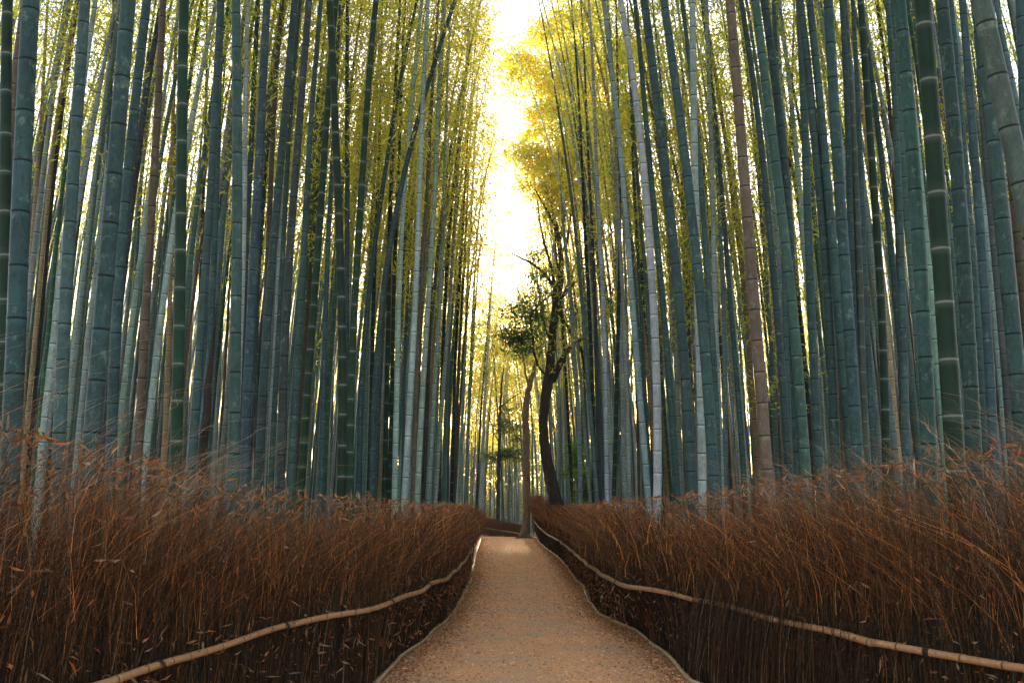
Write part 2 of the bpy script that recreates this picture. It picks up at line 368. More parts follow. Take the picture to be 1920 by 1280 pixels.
def ties(L3, near, r_, parent, ys):
    P = np.array(list(near) + [tuple(p) for p in L3])
    P = P[np.argsort(P[:, 1])]; th = np.linspace(0, 2 * np.pi, 13)
    for y in ys:
        x = np.interp(y, P[:, 1], P[:, 0]); dx = np.interp(y + .1, P[:, 1], P[:, 0]) - np.interp(y - .1, P[:, 1], P[:, 0])
        f = np.array([dx, .2, 0]); f /= np.linalg.norm(f); sd2 = np.array([f[1], -f[0], 0]); x -= np.sign(x) * .012; VV = []
        for off in (-.012, -.004, .004, .012):
            c0 = np.array([x, y, .65]) + f * off
            VV.append(c0 + (r_ + .005) * (sd2 * np.cos(th)[:, None] * 1.25 + np.array([0, 0, 1.]) * np.sin(th)[:, None]))
        V, F = tubes(np.array(VV), np.full((4, 13), .0035), 5)
        mesh('tie', V, F, M_TWIG, rgba(np.tile([.03, .02, .014], (len(V), 1))), parent=parent)
ties(LU, [(-3.25, 1.6, .65), (-2.46, 3.0, .65)], .024, fl, (3.7, 5.3, 7.0, 8.7, 10.6, 13, 16)); ties(RU, [(3.95, 1., .65), (3.26, 2.7, .65)], .026, fr, (4.4, 5.8, 7.3, 8.8, 11, 14, 18))
rail_set(LU, [(-3.25, 1.6), (-2.46, 3.0)], [7.0, 16], .021, fl, 'rail', .65)
rail_set(LL, [], [9.5, 16], .016, fl, 'rail', .055, (.52, .35, .20))
rail_set(RU, [(3.95, 1.), (3.26, 2.7)], [5.8, 8.8, 22], .023, fr, 'rail', .65)
rail_set(RL, [(2.2, 6.0)], [14], .018, fr, 'rail', .055, (.52, .35, .20))
# cross fence closing the far end of the path
fc = thing('brushwood_fence', (-.3, 50, 0), 'low brushwood fence crossing the far end of the path', 'fence', 'brushwood fences lining the path')
n = 9000; t = rng.random(n) * 1.25 - .25
A = on_y(905, 989, 51.); Bp = on_y(992, 1003, 48.5)
X = A[0] + (Bp[0] - A[0]) * t; Y = A[1] + (Bp[1] - A[1]) * t + .3 * rng.random(n)
h = (1.02 - .42 * np.clip(t, 0, 1)) * rng.uniform(.6, 1.05, n)
tone = (BR[rng.integers(0, 6, n)] * .6 + np.array([.2, .08, .03]) * .5) * rng.uniform(.6, 1.2, (n, 1))
P, part = twigs(X, Y, -.05 * np.ones(n), h, np.stack([rng.normal(-.08, .1, n), rng.normal(0, .05, n), np.zeros(n)], -1), np.full(n, .008), 5, tone, .01)
mesh('brush', *part[:2], M_TWIG, part[2], parent=fc)
rail([A + [-1.2, 1, .05], A + [0, -.03, 0], (A + Bp) / 2 + [0, -.06, .02], Bp + [0, -.05, 0]], .03, .026, fc, 'rail', (.5, .36, .22))
rail([A * [1, 1, 0] + [-1, .2, .06], A * [1, 1, 0] + [.3, -.3, .08], A * [1, 1, 0] + [1.1, -1.2, .05]], .025, .02, fc, 'rail', (.5, .36, .22))

# ------------------------------------------------------------------ bamboo
TYPES = dict(T=((.028, .060, .063), 1), D=((.07, .095, .085), 1), M=((.075, .13, .13), 1), E=((.03, .085, .048), 0), P=((.21, .27, .26), 1), G=((.006, .026, .014), 0), B=((.085, .060, .045), 1), U=((.04, .046, .05), 1), K=((.045, .06, .05), 0), S=((.30, .20, .12), 1))  # near shade put into colour T; M, E lighten T, G farther in
# culms traced one by one: kind, width in the photo, points of the centre line
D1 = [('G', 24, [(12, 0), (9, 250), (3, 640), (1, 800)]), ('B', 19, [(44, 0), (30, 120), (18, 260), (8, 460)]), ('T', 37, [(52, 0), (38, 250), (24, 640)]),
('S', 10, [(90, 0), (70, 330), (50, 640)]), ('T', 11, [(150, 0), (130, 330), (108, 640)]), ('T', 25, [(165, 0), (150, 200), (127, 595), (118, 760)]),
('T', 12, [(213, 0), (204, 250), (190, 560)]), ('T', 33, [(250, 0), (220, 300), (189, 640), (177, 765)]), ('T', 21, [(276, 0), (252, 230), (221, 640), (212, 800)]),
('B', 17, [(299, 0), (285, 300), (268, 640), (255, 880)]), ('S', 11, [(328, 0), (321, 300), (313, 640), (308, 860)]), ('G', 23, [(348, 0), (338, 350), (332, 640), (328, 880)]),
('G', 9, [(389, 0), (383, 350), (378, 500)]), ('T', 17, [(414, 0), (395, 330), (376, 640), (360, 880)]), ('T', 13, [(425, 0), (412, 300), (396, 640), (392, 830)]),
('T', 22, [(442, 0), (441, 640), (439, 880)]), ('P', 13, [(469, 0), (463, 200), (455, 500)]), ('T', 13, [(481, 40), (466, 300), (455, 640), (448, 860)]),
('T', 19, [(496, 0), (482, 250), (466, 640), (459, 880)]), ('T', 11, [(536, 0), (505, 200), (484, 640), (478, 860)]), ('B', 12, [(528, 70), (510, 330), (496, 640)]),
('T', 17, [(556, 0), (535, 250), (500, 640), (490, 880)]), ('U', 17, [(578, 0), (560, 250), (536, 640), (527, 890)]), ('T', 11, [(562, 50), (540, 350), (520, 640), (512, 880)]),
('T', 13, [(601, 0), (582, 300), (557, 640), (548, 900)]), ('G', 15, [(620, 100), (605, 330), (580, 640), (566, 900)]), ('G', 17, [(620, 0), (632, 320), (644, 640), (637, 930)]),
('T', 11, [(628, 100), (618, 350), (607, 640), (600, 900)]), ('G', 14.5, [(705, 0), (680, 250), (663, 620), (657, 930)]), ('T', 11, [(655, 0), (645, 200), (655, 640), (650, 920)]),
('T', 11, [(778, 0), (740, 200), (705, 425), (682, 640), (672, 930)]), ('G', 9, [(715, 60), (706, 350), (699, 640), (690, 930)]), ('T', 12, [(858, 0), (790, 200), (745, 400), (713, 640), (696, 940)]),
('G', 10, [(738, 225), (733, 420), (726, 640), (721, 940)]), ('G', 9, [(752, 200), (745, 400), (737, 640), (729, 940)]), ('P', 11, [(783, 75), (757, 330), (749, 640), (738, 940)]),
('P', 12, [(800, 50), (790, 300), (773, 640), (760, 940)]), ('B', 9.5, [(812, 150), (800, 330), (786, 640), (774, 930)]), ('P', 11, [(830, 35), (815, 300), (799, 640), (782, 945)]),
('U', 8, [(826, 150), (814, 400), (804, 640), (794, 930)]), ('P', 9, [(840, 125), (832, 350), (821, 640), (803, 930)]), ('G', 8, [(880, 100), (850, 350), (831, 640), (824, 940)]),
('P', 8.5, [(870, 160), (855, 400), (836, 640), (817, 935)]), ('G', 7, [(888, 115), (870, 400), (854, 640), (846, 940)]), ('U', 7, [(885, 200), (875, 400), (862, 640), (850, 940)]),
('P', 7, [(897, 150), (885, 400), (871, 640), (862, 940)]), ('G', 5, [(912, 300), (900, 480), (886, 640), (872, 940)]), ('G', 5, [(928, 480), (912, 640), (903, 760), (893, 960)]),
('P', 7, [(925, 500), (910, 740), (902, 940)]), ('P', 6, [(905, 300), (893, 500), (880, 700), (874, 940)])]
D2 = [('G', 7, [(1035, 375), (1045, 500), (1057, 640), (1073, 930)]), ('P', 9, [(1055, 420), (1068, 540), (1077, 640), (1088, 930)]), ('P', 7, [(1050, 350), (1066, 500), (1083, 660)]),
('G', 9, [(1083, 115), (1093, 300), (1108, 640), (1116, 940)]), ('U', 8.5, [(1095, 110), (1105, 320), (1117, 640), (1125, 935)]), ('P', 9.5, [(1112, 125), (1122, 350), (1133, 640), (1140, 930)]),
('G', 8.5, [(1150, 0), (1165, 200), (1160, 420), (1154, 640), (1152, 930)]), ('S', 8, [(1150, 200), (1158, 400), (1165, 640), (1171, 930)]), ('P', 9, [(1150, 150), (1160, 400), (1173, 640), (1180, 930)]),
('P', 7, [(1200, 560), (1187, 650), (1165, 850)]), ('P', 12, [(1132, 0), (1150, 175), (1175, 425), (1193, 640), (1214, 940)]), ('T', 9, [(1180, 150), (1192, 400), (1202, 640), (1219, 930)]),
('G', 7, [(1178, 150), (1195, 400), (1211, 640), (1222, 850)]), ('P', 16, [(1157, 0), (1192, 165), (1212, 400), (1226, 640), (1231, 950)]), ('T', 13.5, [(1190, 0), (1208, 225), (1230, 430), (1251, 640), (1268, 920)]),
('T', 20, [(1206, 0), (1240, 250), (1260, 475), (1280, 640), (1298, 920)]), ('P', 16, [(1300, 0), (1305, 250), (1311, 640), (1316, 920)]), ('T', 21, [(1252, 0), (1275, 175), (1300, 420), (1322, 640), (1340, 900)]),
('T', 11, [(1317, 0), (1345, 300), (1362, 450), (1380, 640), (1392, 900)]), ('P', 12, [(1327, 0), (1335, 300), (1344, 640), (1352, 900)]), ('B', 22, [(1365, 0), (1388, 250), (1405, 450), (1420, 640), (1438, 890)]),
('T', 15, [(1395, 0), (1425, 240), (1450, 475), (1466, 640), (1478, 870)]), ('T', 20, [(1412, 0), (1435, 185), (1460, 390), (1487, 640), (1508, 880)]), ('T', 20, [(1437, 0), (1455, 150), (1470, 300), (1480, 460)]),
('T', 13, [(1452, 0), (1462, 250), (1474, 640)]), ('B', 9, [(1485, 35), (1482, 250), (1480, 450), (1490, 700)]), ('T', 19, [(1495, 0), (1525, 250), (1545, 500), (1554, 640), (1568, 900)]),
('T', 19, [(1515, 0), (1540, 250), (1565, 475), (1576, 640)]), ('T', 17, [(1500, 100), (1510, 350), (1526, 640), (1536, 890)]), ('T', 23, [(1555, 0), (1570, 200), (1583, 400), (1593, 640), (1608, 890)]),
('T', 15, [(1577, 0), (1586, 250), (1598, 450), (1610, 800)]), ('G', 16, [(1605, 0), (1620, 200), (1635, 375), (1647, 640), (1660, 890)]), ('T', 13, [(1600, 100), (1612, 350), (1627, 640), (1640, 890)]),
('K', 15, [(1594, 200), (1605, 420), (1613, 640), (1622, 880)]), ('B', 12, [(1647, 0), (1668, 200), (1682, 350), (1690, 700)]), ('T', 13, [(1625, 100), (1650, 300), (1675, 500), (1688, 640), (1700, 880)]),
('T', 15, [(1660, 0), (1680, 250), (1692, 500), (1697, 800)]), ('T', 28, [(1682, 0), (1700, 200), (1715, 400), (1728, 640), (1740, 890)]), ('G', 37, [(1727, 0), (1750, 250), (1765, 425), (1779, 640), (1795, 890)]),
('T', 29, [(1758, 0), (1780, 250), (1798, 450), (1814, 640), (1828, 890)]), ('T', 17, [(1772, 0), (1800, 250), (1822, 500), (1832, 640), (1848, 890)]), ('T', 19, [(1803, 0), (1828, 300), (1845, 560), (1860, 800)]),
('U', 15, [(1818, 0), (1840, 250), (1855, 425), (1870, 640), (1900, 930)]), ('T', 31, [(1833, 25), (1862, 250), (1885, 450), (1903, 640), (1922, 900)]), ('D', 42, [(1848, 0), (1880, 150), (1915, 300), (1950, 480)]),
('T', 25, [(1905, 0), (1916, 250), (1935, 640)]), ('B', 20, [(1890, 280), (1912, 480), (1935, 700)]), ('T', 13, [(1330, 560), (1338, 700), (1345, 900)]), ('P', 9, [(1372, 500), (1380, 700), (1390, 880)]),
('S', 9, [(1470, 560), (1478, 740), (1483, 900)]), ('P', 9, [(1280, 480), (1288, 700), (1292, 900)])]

def make_curve(base, f, H, z):
    """f: X offset as a function of height below zt"""
    return None
class Culm: pass
def from_trace(kind, wpx, pts):
    c = Culm(); side = -1 if pts[0][0] < 942 else 1
    ref = min(pts, key=lambda p: abs(p[1] - 640)); off = abs(ref[0] - 942)
    d = np.clip(.105 + .03 * (wpx - 8) / 30 + rng.normal(0, .004), .085, .15)
    Yd = d * FPX / wpx
    lat = off * Yd / FPX; need = 1.15 + .55 if Yd > 10 else 2.1
    edge = abs(lx(min(Yd, END))) if side < 0 else rx(min(Yd, END))
    need = edge + .55
    if off > 20 and lat < need: Yd = need * FPX / off * 1.02
    Yd = min(Yd, 60); d = wpx * Yd / FPX
    W = np.array([on_y(x, y, Yd) for x, y in pts]); o = np.argsort(W[:, 2]); W = W[o]
    deg = 2 if len(W) >= 3 and W[-1, 2] - W[0, 2] > 2.5 else 1
    co_ = np.polyfit(W[:, 2], W[:, 0], deg); z0, z1 = W[0, 2], W[-1, 2]
    dv = np.polyder(co_)
    def X(z):
        z = np.asarray(z, float); zc = np.clip(z, z0, z1); x = np.polyval(co_, zc)
        x = x + np.polyval(dv, z0) * np.minimum(z - z0, 0) * .8
        up = np.maximum(z - z1, 0); return x + np.clip(np.polyval(dv, z1), *((-.25, .25) if Yd < 24 else (-.05, .05))) * up - side * (.004 if Yd < 13 else .006) * up ** 2
    H = max(rng.uniform(15, 18.5), z1 + 2.5)
    if Yd > 20 and pts[0][1] > 290: H = z1 + 1.2
    lean_y = rng.normal(0, .012)
    c.X = X; c.Y = lambda z: Yd + lean_y * z; c.H = H; c.d = d; c.kind = kind; c.wpx = wpx; c.side = side; c.Yd = Yd; c.traced = True
    c.refpx = ref[0]; return c
culms = [from_trace(*t) for t in D1 + D2]
def random_culm(x, y):
    c = Culm(); side = -1 if x < 0 else 1
    c.d = d = np.clip(rng.normal(.108, .017), .06, .14); H = np.clip(rng.normal(16, 1.8), 11, 20)
    if abs(x) < 6 and y > 60: H = rng.uniform(13.5, 18)
    edge = abs(x) - 2.0
    b1 = rng.normal(.012, .02) * side; b2 = abs(rng.normal(.006 if edge > 1.6 else .008, .003)) * side
    ly = rng.normal(0, .02)
    c.X = lambda z: x - b1 * np.asarray(z, float) - b2 * (np.asarray(z, float) / H) ** 1.0 * np.asarray(z, float) ** 1.0 * .9 - side * .00045 * np.asarray(z, float) ** 3 * (b2 * side / .006) * .45
    c.Y = lambda z: y + ly * z; c.H = H; c.side = side; c.Yd = y; c.traced = False; c.wpx = d * FPX / y
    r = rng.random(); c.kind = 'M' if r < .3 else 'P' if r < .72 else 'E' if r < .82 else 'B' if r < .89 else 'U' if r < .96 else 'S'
    return c
pos = [(float(c.X(0.)), float(c.Yd)) for c in culms]
rand = []
tries = 0
while len(rand) < 3500 and tries < 90000:
    tries += 1
    y = 8 + 100 * rng.random() ** .9; x = rng.uniform(-1, 1) * min(50, 3 + y * .56)
    if y > 58 and abs(x) < 5.5 and rng.random() > .4: continue
    if y < 55:
        e = -lx(min(y, END)) if x < 0 else rx(min(y, END))
        if abs(x) < e + .55: continue
    elif y < 62 and abs(x) < 1.6: continue
    if 50 < y < 60 and -8 < x < .8: continue
    if rng.random() > np.interp(abs(x), [0, 2, 7, 30], [1, 1, .75, .7]): continue
    px = 942 + x * FPX / y; off = abs(px - 942); wp = .11 * FPX / y
    if wp > 7.6 + off * .0078: continue
    if -90 < px - 942 < 45 and y < 62: continue
    if 1000 < px < 1105 and y < 37 : continue
    if any((x - a) ** 2 + (y - b) ** 2 < .12 + (.00008 * y * y) for a, b in pos): continue
    pos.append((x, y)); rand.append(random_culm(x, y))
back = []
for k in range(125):
    y = rng.uniform(-22, 9); sd_ = rng.choice([-1, 1]); x = sd_ * (5.2 + 12 * rng.random() ** 1.3)
    if y > 0: x = sd_ * (abs(x) + y * .6)
    
    back.append(random_culm(x, y))
rand.sort(key=lambda c: -c.wpx - (0 if abs(942 + float(c.X(3.)) * FPX / c.Yd - 960) < 1000 else -100))
NIND = 300 - len(culms)
indiv = culms + rand[:NIND]; mass = rand[NIND:] + back
w_ = 0; print('culms', len(culms), 'random', len(rand), 'tries', tries)

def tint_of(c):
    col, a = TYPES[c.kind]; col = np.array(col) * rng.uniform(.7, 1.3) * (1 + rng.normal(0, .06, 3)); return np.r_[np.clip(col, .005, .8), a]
def culm_geo(c, detail):
    d, H = c.d, c.H
    sp = rng.uniform(.27, .40) * (d / .11) ** .5
    z = [-.05]; k = 0; nodes = [0.]
    zz = .12 * rng.random()
    while zz < H:
        nodes.append(zz); s = sp * min(1., .62 + .05 * len(nodes)) * rng.uniform(.93, 1.07) * (1 if zz < .5 * H else 1.1); zz += s
    nodes.append(H); nodes = np.array(nodes)
    if detail == 2:
        Z = []; SG = []; RM = []
        for i in range(len(nodes) - 1):
            a, b = nodes[i], nodes[i + 1]; L = b - a
            for fr, m in ((0., 1.035), (.012 / L if L > .1 else .1, 1.04), (.03 / L if L > .1 else .2, .99), (.5, 1.), (1 - .03 / L if L > .1 else .8, 1.0), (1 - .010 / L if L > .1 else .9, 1.025)):
                Z.append(a + fr * L); SG.append(i + fr); RM.append(m)
        Z.append(H); SG.append(len(nodes) - 1 - 1e-3); RM.append(1.); S = 14
    elif detail == 1:
        Z = nodes; SG = np.arange(len(nodes)); RM = np.ones(len(nodes)); S = 9
    else:
        Z = nodes[::3]; SG = np.arange(len(nodes))[::3]; RM = np.ones(len(Z)); S = 6
    Z, SG, RM = map(np.array, (Z, SG, RM))
    r = d / 2 * (1 - .82 * np.clip(Z / H, 0, 1) ** 1.7) * (1 + .25 * np.exp(-Z / .25) * .4)
    P = np.stack([c.X(Z), c.Y(Z) + 0 * Z, Z], -1)
    if not c.traced or True:
        ph = rng.random(2) * 6; P[:, 0] += .012 * np.sin(Z * .9 + ph[0]) * min(1, d / .1); P[:, 1] += .02 * np.sin(Z * .7 + ph[1])
    Z0 = P[0]
    V, F = tubes(P[None], (r * RM)[None], S)
    return V, F, np.repeat(tint_of(c)[None], len(V), 0), np.repeat(SG, S), P
LEAFC = np.array([[.48, .60, .10], [.60, .62, .09], [.38, .56, .10], [.68, .62, .09], [.55, .62, .14], [.74, .60, .08]])
def crown_geo(c, nl, L, twig=True):
    x0 = abs(float(c.X(0.)))
    if x0 < 5.5 and c.Yd > 14: nl = int(nl * (.4 if c.side > 0 and c.Yd < 37 and x0 < 4 else 1.45 if c.Yd < 55 else 3.0))
    elif 10 < c.Yd < 70: nl = int(nl * .55)
    """clumps of narrow leaves on thin branches round the upper culm"""
    H = c.H; ncl = max(10, int(nl / 18))
    f0 = .6 if c.Yd < 16 else .52 if x0 > 6 else .42
    t = f0 + (1 - f0) * rng.random(ncl) ** .8; z = t * H
    # each culm keeps to a few bushy sides
    a = rng.uniform(0, 2 * np.pi, ncl); u = (t - f0) / (1 - f0)
    rad = (.35 + (1.25 if x0 > 4.5 or c.Yd > 60 else .8) * np.sin(np.pi * np.clip(u * .85 + .12, 0, 1))) * rng.uniform(.25, 1.1, ncl)
    B = np.stack([c.X(z), c.Y(z) + 0 * z, z], -1)
    C = B + np.stack([np.cos(a) * rad, np.sin(a) * rad, rng.normal(.15, .35, ncl) + .25 * rad], -1)
    per = rng.integers(8, 26, ncl); per = np.maximum(1, (per * nl / per.sum()).astype(int))
    i = np.repeat(np.arange(ncl), per); n = len(i)
    sz = rng.uniform(.18, .38, ncl)[i][:, None]
    out = unit(np.stack([np.cos(a), np.sin(a), -.35 + 0 * a], -1))[i]
    LC = C[i] + rng.normal(size=(n, 3)) * sz * [1, 1, .6]
    D = unit(out * .7 + rng.normal(size=(n, 3)) * .65 + [0, 0, -.35])
    V, F = leaves(LC, D, L * rng.uniform(.7, 1.25, n), L * .17 * rng.uniform(.8, 1.3, n))
    # backlight put into leaf colour: golder with distance and towards the open edge
    tr = LEAFC[rng.integers(0, 6, ncl)] * .5 + LEAFC[rng.integers(0, 6)] * .5
    warm = np.interp(c.Yd, [10, 40], [0, .35]) + np.interp(abs(float(c.X(8.))), [2, 9], [.3, 0])
    tr = tr * (1 - warm) + np.array([.78, .62, .08]) * warm
    T = rgba(rep((tr * rng.uniform(.6, 1.15, (ncl, 1)))[i], 4))
    parts = [(V, F, T)]; mi = [np.zeros(len(F), int)]
    if twig:
        m = min(ncl, 70); k = np.linspace(0, 1, 4)[None, :, None]
        P = B[:m, None] * (1 - k) + C[:m, None] * k + np.array([0, 0, .12]) * np.sin(k * np.pi)
        rr = np.full((m, 4), .006) * np.array([1, .8, .55, .3]) * max(1, c.Yd / 30)
        V2, F2 = tubes(P, rr, 3); parts.append((V2, F2, rgba(np.tile([.16, .15, .07], (len(V2), 1))))); mi.append(np.ones(len(F2), int))
    V, F, T = merge(parts); return V, F, T, np.concatenate(mi)
NAMEC = dict(D='mottled grey-green', M='grey-teal', E='bright green', T='blue-green', P='pale grey-green', G='dark green', B='brown', U='purple-grey', K='blackish', S='tan')
roots = []
for c in indiv:
    det = 2 if c.wpx > 9 else 1
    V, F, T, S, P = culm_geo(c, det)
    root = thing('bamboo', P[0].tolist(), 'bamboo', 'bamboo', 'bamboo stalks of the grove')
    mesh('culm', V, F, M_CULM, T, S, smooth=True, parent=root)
    nl, L = (1300, .15) if c.Yd < 11 else (1300, .15) if c.Yd < 26 else (1050, .17)
    V, F, T, mi = crown_geo(c, nl, L)
    mesh('foliage', V, F, None, T, parent=root, mats=[M_LEAF, M_TWIG], midx=mi)
    c.px = [project([float(c.X(z)), c.Yd, z])[0] for z in [float(on_y(942, 640, c.Yd)[2])]][0]; roots.append((root, c))
# the rest of the grove, too many and too thin to tell apart
parts = []; segs = []; leafp = []
for c in mass:
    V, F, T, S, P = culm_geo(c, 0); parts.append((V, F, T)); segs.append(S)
    V, F, T, mi = crown_geo(c, *((1400, .26) if c.Yd < 12 else (300, .21) if c.Yd < 60 else (170, .3)), False); leafp.append((V, F, T))
Vc, Fc, Tc = merge(parts); Vl, Fl, Tl = merge(leafp)
o = mesh('bamboo_grove', np.concatenate([Vc, Vl]), np.concatenate([Fc, Fl + len(Vc)]), None, np.concatenate([Tc, Tl]), np.concatenate(segs + [np.zeros(len(Vl))]),
         mats=[M_CULM, M_LEAF], midx=np.r_[np.zeros(len(Fc), int), np.ones(len(Fl), int)], smooth=False)
o['kind'] = 'stuff'; tag(o, 'distant bamboo grove of thin crowded culms and yellow green leaves', 'bamboo grove')

# woodland closing the view far behind the grove
nc = 8000; i = np.repeat(np.arange(nc), 20); n = len(i)
C = np.stack([np.where(rng.random(nc) < .4, rng.uniform(-12, 12, nc), rng.uniform(-85, 85, nc)), rng.uniform(112, 150, nc), 11 * rng.random(nc) ** 1.3], -1)
LC = C[i] + rng.normal(size=(n, 3)) * [.7, .7, .45]; D = unit(rng.normal(size=(n, 3)) + [0, 0, -.3])
V, F = leaves(LC, D, .42 * rng.uniform(.6, 1.3, n), .14 * rng.uniform(.7, 1.3, n))
T = rgba(rep((np.array([[.34, .40, .06], [.5, .48, .06], [.22, .30, .06], [.62, .46, .05]])[rng.integers(0, 4, nc)] * rng.uniform(.6, 1.1, (nc, 1)))[i], 4))
nt_ = 500; tx = rng.uniform(-85, 85, nt_); ty = rng.uniform(112, 150, nt_); th_ = rng.uniform(8, 12, nt_)
Pt = np.stack([np.stack([tx, ty, 0 * tx - .3], -1), np.stack([tx + rng.normal(0, .3, nt_), ty, th_ * .5], -1), np.stack([tx + rng.normal(0, .6, nt_), ty, th_], -1)], 1)
V2, F2 = tubes(Pt, np.array([.09, .07, .02])[None] * rng.uniform(.6, 1.6, (nt_, 1)), 5)
V, F, T = merge([(V, F, T), (V2, F2, rgba(np.tile([.09, .07, .04], (len(V2), 1))))])
o = mesh('far_woodland', V, F, None, T, mats=[M_LEAF, M_TWIG], midx=np.r_[np.zeros(n, int), np.ones(len(F2), int)]); o['kind'] = 'stuff'
tag(o, 'sunlit yellow green woodland seen far off between the bamboo culms', 'woodland')

# labels: each culm by colour and its place beside or among the culms of its colour
def thick(c): return 'thick' if c.wpx >= 22 else 'medium' if c.wpx >= 12 else 'slim' if c.wpx >= 6.5 else 'thin'
ORD = ['', 'second', 'third', 'fourth', 'fifth', 'sixth', 'seventh', 'eighth', 'ninth', 'tenth']
ORD += ['%d%s' % (k, 'st' if k % 10 == 1 and k != 11 else 'nd' if k % 10 == 2 and k != 12 else 'rd' if k % 10 == 3 and k != 13 else 'th') for k in range(11, 120)]
buckets = {}
for r_, c in roots: buckets.setdefault((c.kind, thick(c), c.side), []).append((r_, c))
for (k, th, s), lst in buckets.items():
    lst.sort(key=lambda rc: abs(rc[1].px - 942), reverse=(th in ('thick', 'medium')))
    ring = ' with white rings' if k in 'GE' else ''
    for i, (r_, c) in enumerate(lst):
        side = 'left' if s < 0 else 'right'
        if th in ('thick', 'medium'): where = 'nearest the %s picture edge' % side if i == 0 else '%s in from the %s picture edge' % (ORD[i], side)
        else: where = '%s of the path, nearest to it' % side if i == 0 else '%s of the path, %s out from it' % (side, ORD[i])
        r_['label'] = '%s %s bamboo%s %s' % (th, NAMEC[k], ring, where)

# ------------------------------------------------------------------ trees
def limb(pts, Y, yj=0., S=10, taper_end=True):
    """pts (px, py, width px) traced at distance Y; yj bends the limb towards or away from the path"""
    P = np.array([on_y(x, y, Y + yj * i / max(1, len(pts) - 1)) for i, (x, y, w_) in enumerate(pts)]); r = np.array([w_ * Y / FPX / 2 for _, _, w_ in pts])
    d = np.r_[0, np.cumsum(np.linalg.norm(np.diff(P, axis=0), axis=1))]; s = np.linspace(0, d[-1], max(5, int(d[-1] / .18)))
    Q = np.stack([np.interp(s, d, P[:, i]) for i in range(3)], -1); Q = smooth(Q, 3); rr = np.interp(s, d, r)
    Q += .012 * rng.normal(size=Q.shape) * (rr[:, None] > .03); rr = rr * rng.uniform(.95, 1.06, len(rr))
    V, F = tubes(Q[None], rr[None], S); return V, F, Q
def blob_leaves(blobs, Y, dens, L, pal, spread=1., aspect=.4, droop=-.2, hollow=True):
    VV = []; 
    for bx, by, br, yo in blobs:
        c = on_y(bx, by, Y + yo); r = br * Y / FPX; ncl = max(4, int(dens * br * br / 900))
        u = unit(rng.normal(size=(ncl, 3))) * (rng.random((ncl, 1)) ** .4) * r * [1, spread, .85]; C = c + u
        per = 26; i = np.repeat(np.arange(ncl), per); n = len(i)
        LC = C[i] + rng.normal(size=(n, 3)) * L * 1.5 * [1, 1, .55]; D = unit(rng.normal(size=(n, 3)) + [0, 0, droop] + u[i] / r * .8)
        V, F = leaves(LC, D, L * rng.uniform(.5, 1.3, n), L * aspect * rng.uniform(.7, 1.2, n), .15)
        tone = pal[rng.integers(0, len(pal), ncl)] * rng.uniform(.65, 1.2, (ncl, 1)); VV.append((V, F, rgba(rep(tone[i], 4))))
    return merge(VV)
def trunk_mesh(limbs, Y, tone, parent, name='trunk', S=10):
    parts = []
    for l in limbs:
        V, F, Q = limb(l[0], Y, l[1], S); parts.append((V, F, rgba(np.tile(tone, (len(V), 1)) * rng.uniform(.8, 1.2, (len(V), 1)))))
    V, F, T = merge(parts); return mesh(name, V, F, M_BARK, T, smooth=True, parent=parent)
YT = 35.
tr = thing('tree', [*on_y(1047, 955, YT)[:2], 0], 'dark crooked forking tree with yellow-green crown, rising behind the right fence', 'tree')
bp_ = on_y(1050, 960, YT); low = project([bp_[0] + .05, YT, -.1])
trunk_mesh([([(low[0], low[1], 31), (1049, 975, 27), (1044, 945, 25), (1037, 915, 23), (1028, 875, 21), (1021, 835, 19), (1018, 795, 17), (1021, 760, 18), (1026, 725, 20), (1031, 695, 18), (1034, 650, 16), (1038, 610, 15), (1043, 570, 15), (1048, 545, 13), (1053, 505, 12), (1051, 470, 11), (1046, 440, 9), (1041, 415, 7), (1034, 385, 5), (1022, 345, 3)], 0),
  ([(1026, 730, 14), (1040, 705, 14), (1048, 684, 13), (1060, 662, 10), (1074, 648, 9), (1090, 636, 8), (1112, 612, 7), (1128, 595, 6), (1141, 575, 5), (1150, 540, 3)], 1.5),
  ([(1038, 600, 9), (1040, 560, 8), (1039, 525, 7), (1032, 495, 5), (1020, 455, 4.5), (1013, 430, 4), (1010, 395, 3), (1008, 375, 2)], -.6),
  ([(1040, 540, 6), (1028, 520, 5), (1010, 502, 4.5), (990, 488, 4), (975, 482, 3.5), (957, 474, 2)], -1.5),
  ([(1021, 702, 4), (1010, 690, 4), (1003, 672, 4), (1000, 645, 3.5), (997, 615, 3), (994, 590, 2)], -1.),
  ([(1038, 545, 3), (1025, 560, 2.5), (1008, 572, 2.5), (998, 588, 2)], -1.2),
  ([(1046, 585, 6), (1060, 602, 6), (1068, 620, 6), (1078, 640, 6), (1092, 655, 7), (1098, 690, 8), (1102, 720, 6), (1103, 750, 3)], 2.),
  ([(1047, 570, 6), (1060, 550, 6), (1070, 535, 5), (1085, 525, 5), (1102, 512, 4), (1125, 490, 3)], 1.5),
  ([(1050, 480, 7), (1062, 460, 6), (1068, 425, 5), (1070, 385, 4), (1078, 345, 3)], 1.), ([(1049, 450, 7), (1058, 420, 6), (1060, 380, 5), (1052, 330, 3), (1056, 280, 2)], 0),
  ([(1056, 555, 4), (1075, 500, 4), (1100, 480, 4), (1130, 455, 4), (1150, 435, 3)], 2.), ([(1043, 430, 5), (1030, 400, 4), (1012, 372, 3), (1003, 355, 2)], -1.),
  ([(1031, 640, 3.5), (1024, 625, 3), (1018, 590, 2)], -.3)], YT, (.045, .033, .024), tr, S=12)
YEL = np.array([[.72, .62, .08], [.78, .58, .06], [.62, .62, .09], [.50, .58, .12], [.80, .58, .06], [.44, .56, .16]])
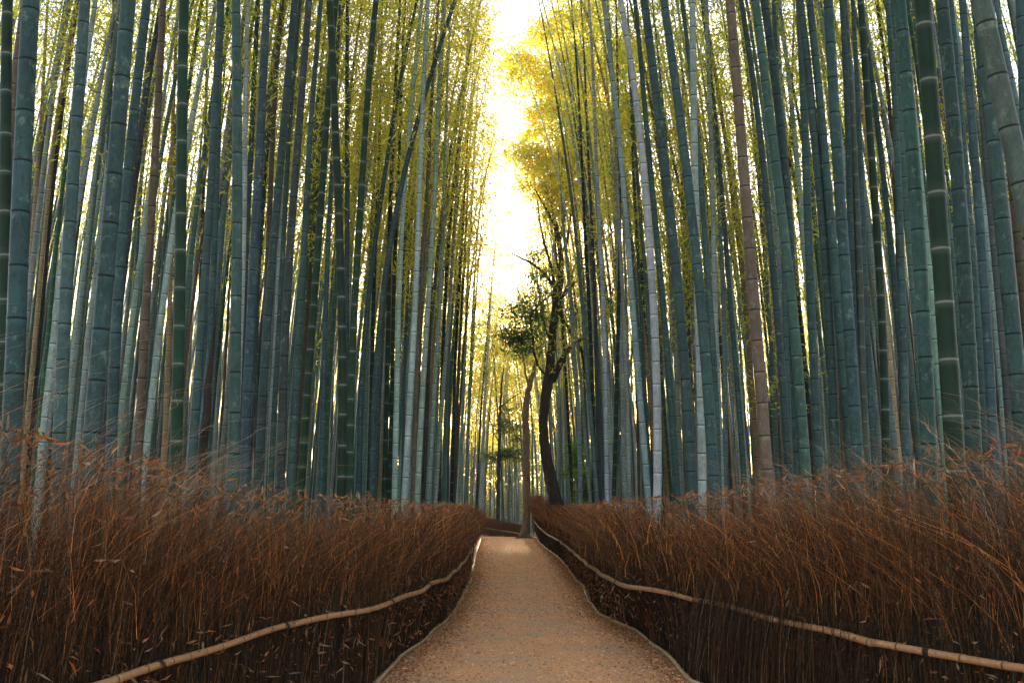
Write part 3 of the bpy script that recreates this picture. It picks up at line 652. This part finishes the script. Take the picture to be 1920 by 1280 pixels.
blobs = [(985, 108, 34, 0), (1040, 72, 40, 1), (1095, 60, 42, 2), (968, 140, 22, -1), (1000, 140, 34, 1), (1055, 145, 52, 0), (1115, 135, 50, 1), (1165, 110, 50, 3), (1010, 210, 30, 1), (1060, 225, 52, -1), (1120, 230, 52, 1),
         (975, 285, 26, 0), (1000, 300, 36, -1), (1045, 300, 50, 1), (1105, 310, 52, 0), (1155, 285, 46, 2), (1000, 355, 24, 0), (1055, 365, 42, 0), (1108, 395, 38, 1), (1035, 395, 22, 0), (1150, 380, 40, 3), (965, 175, 16, 0), (955, 290, 10, 0), (1180, 200, 45, 4), (990, 75, 14, 1), (1030, 180, 36, 2), (1075, 100, 40, -1), (1010, 250, 26, 1), (1080, 270, 40, 2), (1040, 345, 30, 1), (1015, 60, 24, 1), (1060, 30, 34, 1), (1110, 15, 40, 1), (1085, 180, 44, 2), (1130, 330, 40, 2), (960, 110, 16, 0), (1000, 320, 22, 1)]
V, F, T = blob_leaves(blobs, YT, 36, .16, YEL)
mesh('crown', V, F, M_TLEAF, T, parent=tr)
DG = np.array([[.08, .15, .06], [.10, .2, .07], [.16, .24, .07], [.06, .11, .05]])
V, F, T = blob_leaves([(970, 620, 26, -1), (948, 636, 14, -1), (985, 600, 20, -1), (962, 585, 16, -1.3), (998, 622, 18, -1), (975, 648, 22, -.8), (1000, 575, 18, -1), (1012, 545, 16, -1.2), (985, 560, 14, -1), (1003, 528, 14, -1.5), (995, 650, 14, -.6), (1018, 600, 12, -.8), (1005, 478, 9, -1.5), (1020, 505, 9, -1.2), (1085, 500, 14, 2), (1090, 545, 14, 2), (1068, 585, 8, 1)], YT, 26, .15, DG, droop=-.5)
mesh('leaf_clusters', V, F, M_TLEAF, T, parent=tr)
# paler trunk at the end of the rails
Y2 = 47.
t2 = thing('tree', [*on_y(986, 985, Y2)[:2], 0], 'pale brown leaning tree trunk standing at the far end of the right rails', 'tree')
trunk_mesh([([(983, 1012, 26), (984, 1000, 18), (987, 975, 14), (989, 940, 13), (988, 900, 12), (988, 860, 12), (987, 815, 12.5), (985, 780, 13), (987, 750, 12), (992, 725, 10), (999, 700, 8), (1008, 672, 6), (1020, 640, 4), (1035, 590, 3)], 0),
  ([(992, 725, 5), (985, 700, 4), (982, 670, 3), (975, 640, 2)], 1), ([(985, 1003, 8), (998, 1008, 5), (1010, 1012, 2)], -.8), ([(984, 1003, 8), (974, 1008, 5), (960, 1011, 2)], -.8)], Y2, (.17, .115, .07), t2, S=12)
V, F, T = blob_leaves([(1030, 600, 26, 1), (980, 660, 22, 2), (1000, 680, 18, 1), (1010, 640, 22, 1)], Y2, 26, .19, YEL)
mesh('crown', V, F, M_TLEAF, T, parent=t2)
# slim tree behind the cross fence
Y3 = 58.
t3 = thing('tree', [*on_y(934, 975, Y3)[:2], 0], 'slim dark tree with tiers of green leaves behind the low cross fence', 'tree')
trunk_mesh([([(933, 1000, 10), (933, 970, 8), (934, 930, 7.5), (935, 880, 6.5), (936, 840, 6), (937, 800, 5.5), (938, 760, 4.5), (940, 725, 3.5), (944, 690, 2)], 0),
  ([(936, 830, 3), (928, 815, 2.5), (922, 800, 2), (915, 770, 1.5)], 0), ([(938, 765, 3), (948, 755, 2.5), (960, 745, 2), (972, 738, 1.5)], 0), ([(936, 800, 2.5), (948, 788, 2), (958, 780, 1.5)], .5), ([(935, 862, 2.5), (920, 855, 2), (908, 850, 1)], 0), ([(935, 860, 2.5), (955, 852, 2), (975, 848, 1)], 0)], Y3, (.05, .04, .028), t3, S=8)
V, F, T = blob_leaves([(925, 855, 12, 0), (945, 850, 14, 0), (965, 848, 14, 0), (975, 860, 9, 0), (950, 790, 10, 0), (962, 800, 12, 0), (940, 808, 9, 0), (912, 858, 8, 0), (968, 825, 10, 0), (930, 800, 7, 0), (955, 770, 8, 0)], Y3, 100, .15, np.array([[.10, .17, .05], [.16, .22, .05], [.07, .12, .04]]), .6)
mesh('crown', V, F, M_TLEAF, T, parent=t3)
# broken dark snag
Y4 = 8.6
o = thing('dead_stump', [*on_y(372, 950, Y4)[:2], 0], 'broken blackish dead trunk with pointed top among the bamboo left of the path', 'dead tree')
lo_ = project([on_y(372, 950, Y4)[0] - .02, Y4, -.05])
trunk_mesh([([(lo_[0], lo_[1], 19), (372, 950, 18), (377, 880, 17.5), (385, 780, 16), (390, 730, 14), (396, 680, 10), (400, 640, 7), (404, 600, 4), (407, 562, 1)], 0)], Y4, (.022, .015, .012), o)
# green saplings by the right fence
for (px, py, hh, lab) in ((1099, 915, 40, 'small bright green sapling in front of the bamboo just right of the crooked tree'), (1133, 925, 30, 'small green sapling between bamboos, second right of the crooked tree'), (1077, 865, 34, 'faint green sapling growing between the crooked tree and the bright sapling')):
    Ys = 32. + (px == 1077) * 4; b_ = on_y(px, 960, Ys)
    o = thing('sapling', [b_[0], Ys, 0], lab, 'sapling', 'green saplings by the right fence')
    st = project([b_[0], Ys, 0])
    trunk_mesh([([(st[0], st[1], 3), (px, py + hh, 2.5), (px + 1, py, 2), (px, py - hh, 1)], 0)], Ys, (.08, .07, .03), o, 'stem', 6)
    V, F, T = blob_leaves([(px + rng.normal(0, 2), py + k * hh * .8, 9, 0) for k in (-1, -.4, 0, .4, .9)], Ys, 130, .12, np.array([[.13, .27, .05], [.2, .34, .06], [.1, .2, .04]]), 1.)
    mesh('foliage', V, F, M_TLEAF, T, parent=o)

# ------------------------------------------------------------------ air
m, n, out = newmat('air'); pv = N(n, 'ShaderNodeVolumePrincipled'); pv.inputs['Density'].default_value = .0006; pv.inputs['Color'].default_value = (.95, .93, .9, 1); pv.inputs['Anisotropy'].default_value = .55
n.links.new(pv.outputs[0], out.inputs['Volume'])
a, b, c0, c1, z0, z1 = -1600, 1600, -1600, 1600, -1.3, 24.
V = [(x, y, z) for z in (z0, z1) for y in (c0, c1) for x in (a, b)]
o = mesh('haze', V, [(0, 2, 3, 1), (4, 5, 7, 6), (0, 1, 5, 4), (2, 6, 7, 3), (0, 4, 6, 2), (1, 3, 7, 5)], m); o['kind'] = 'stuff'; tag(o, 'thin golden haze hanging in the air of the grove', 'haze')
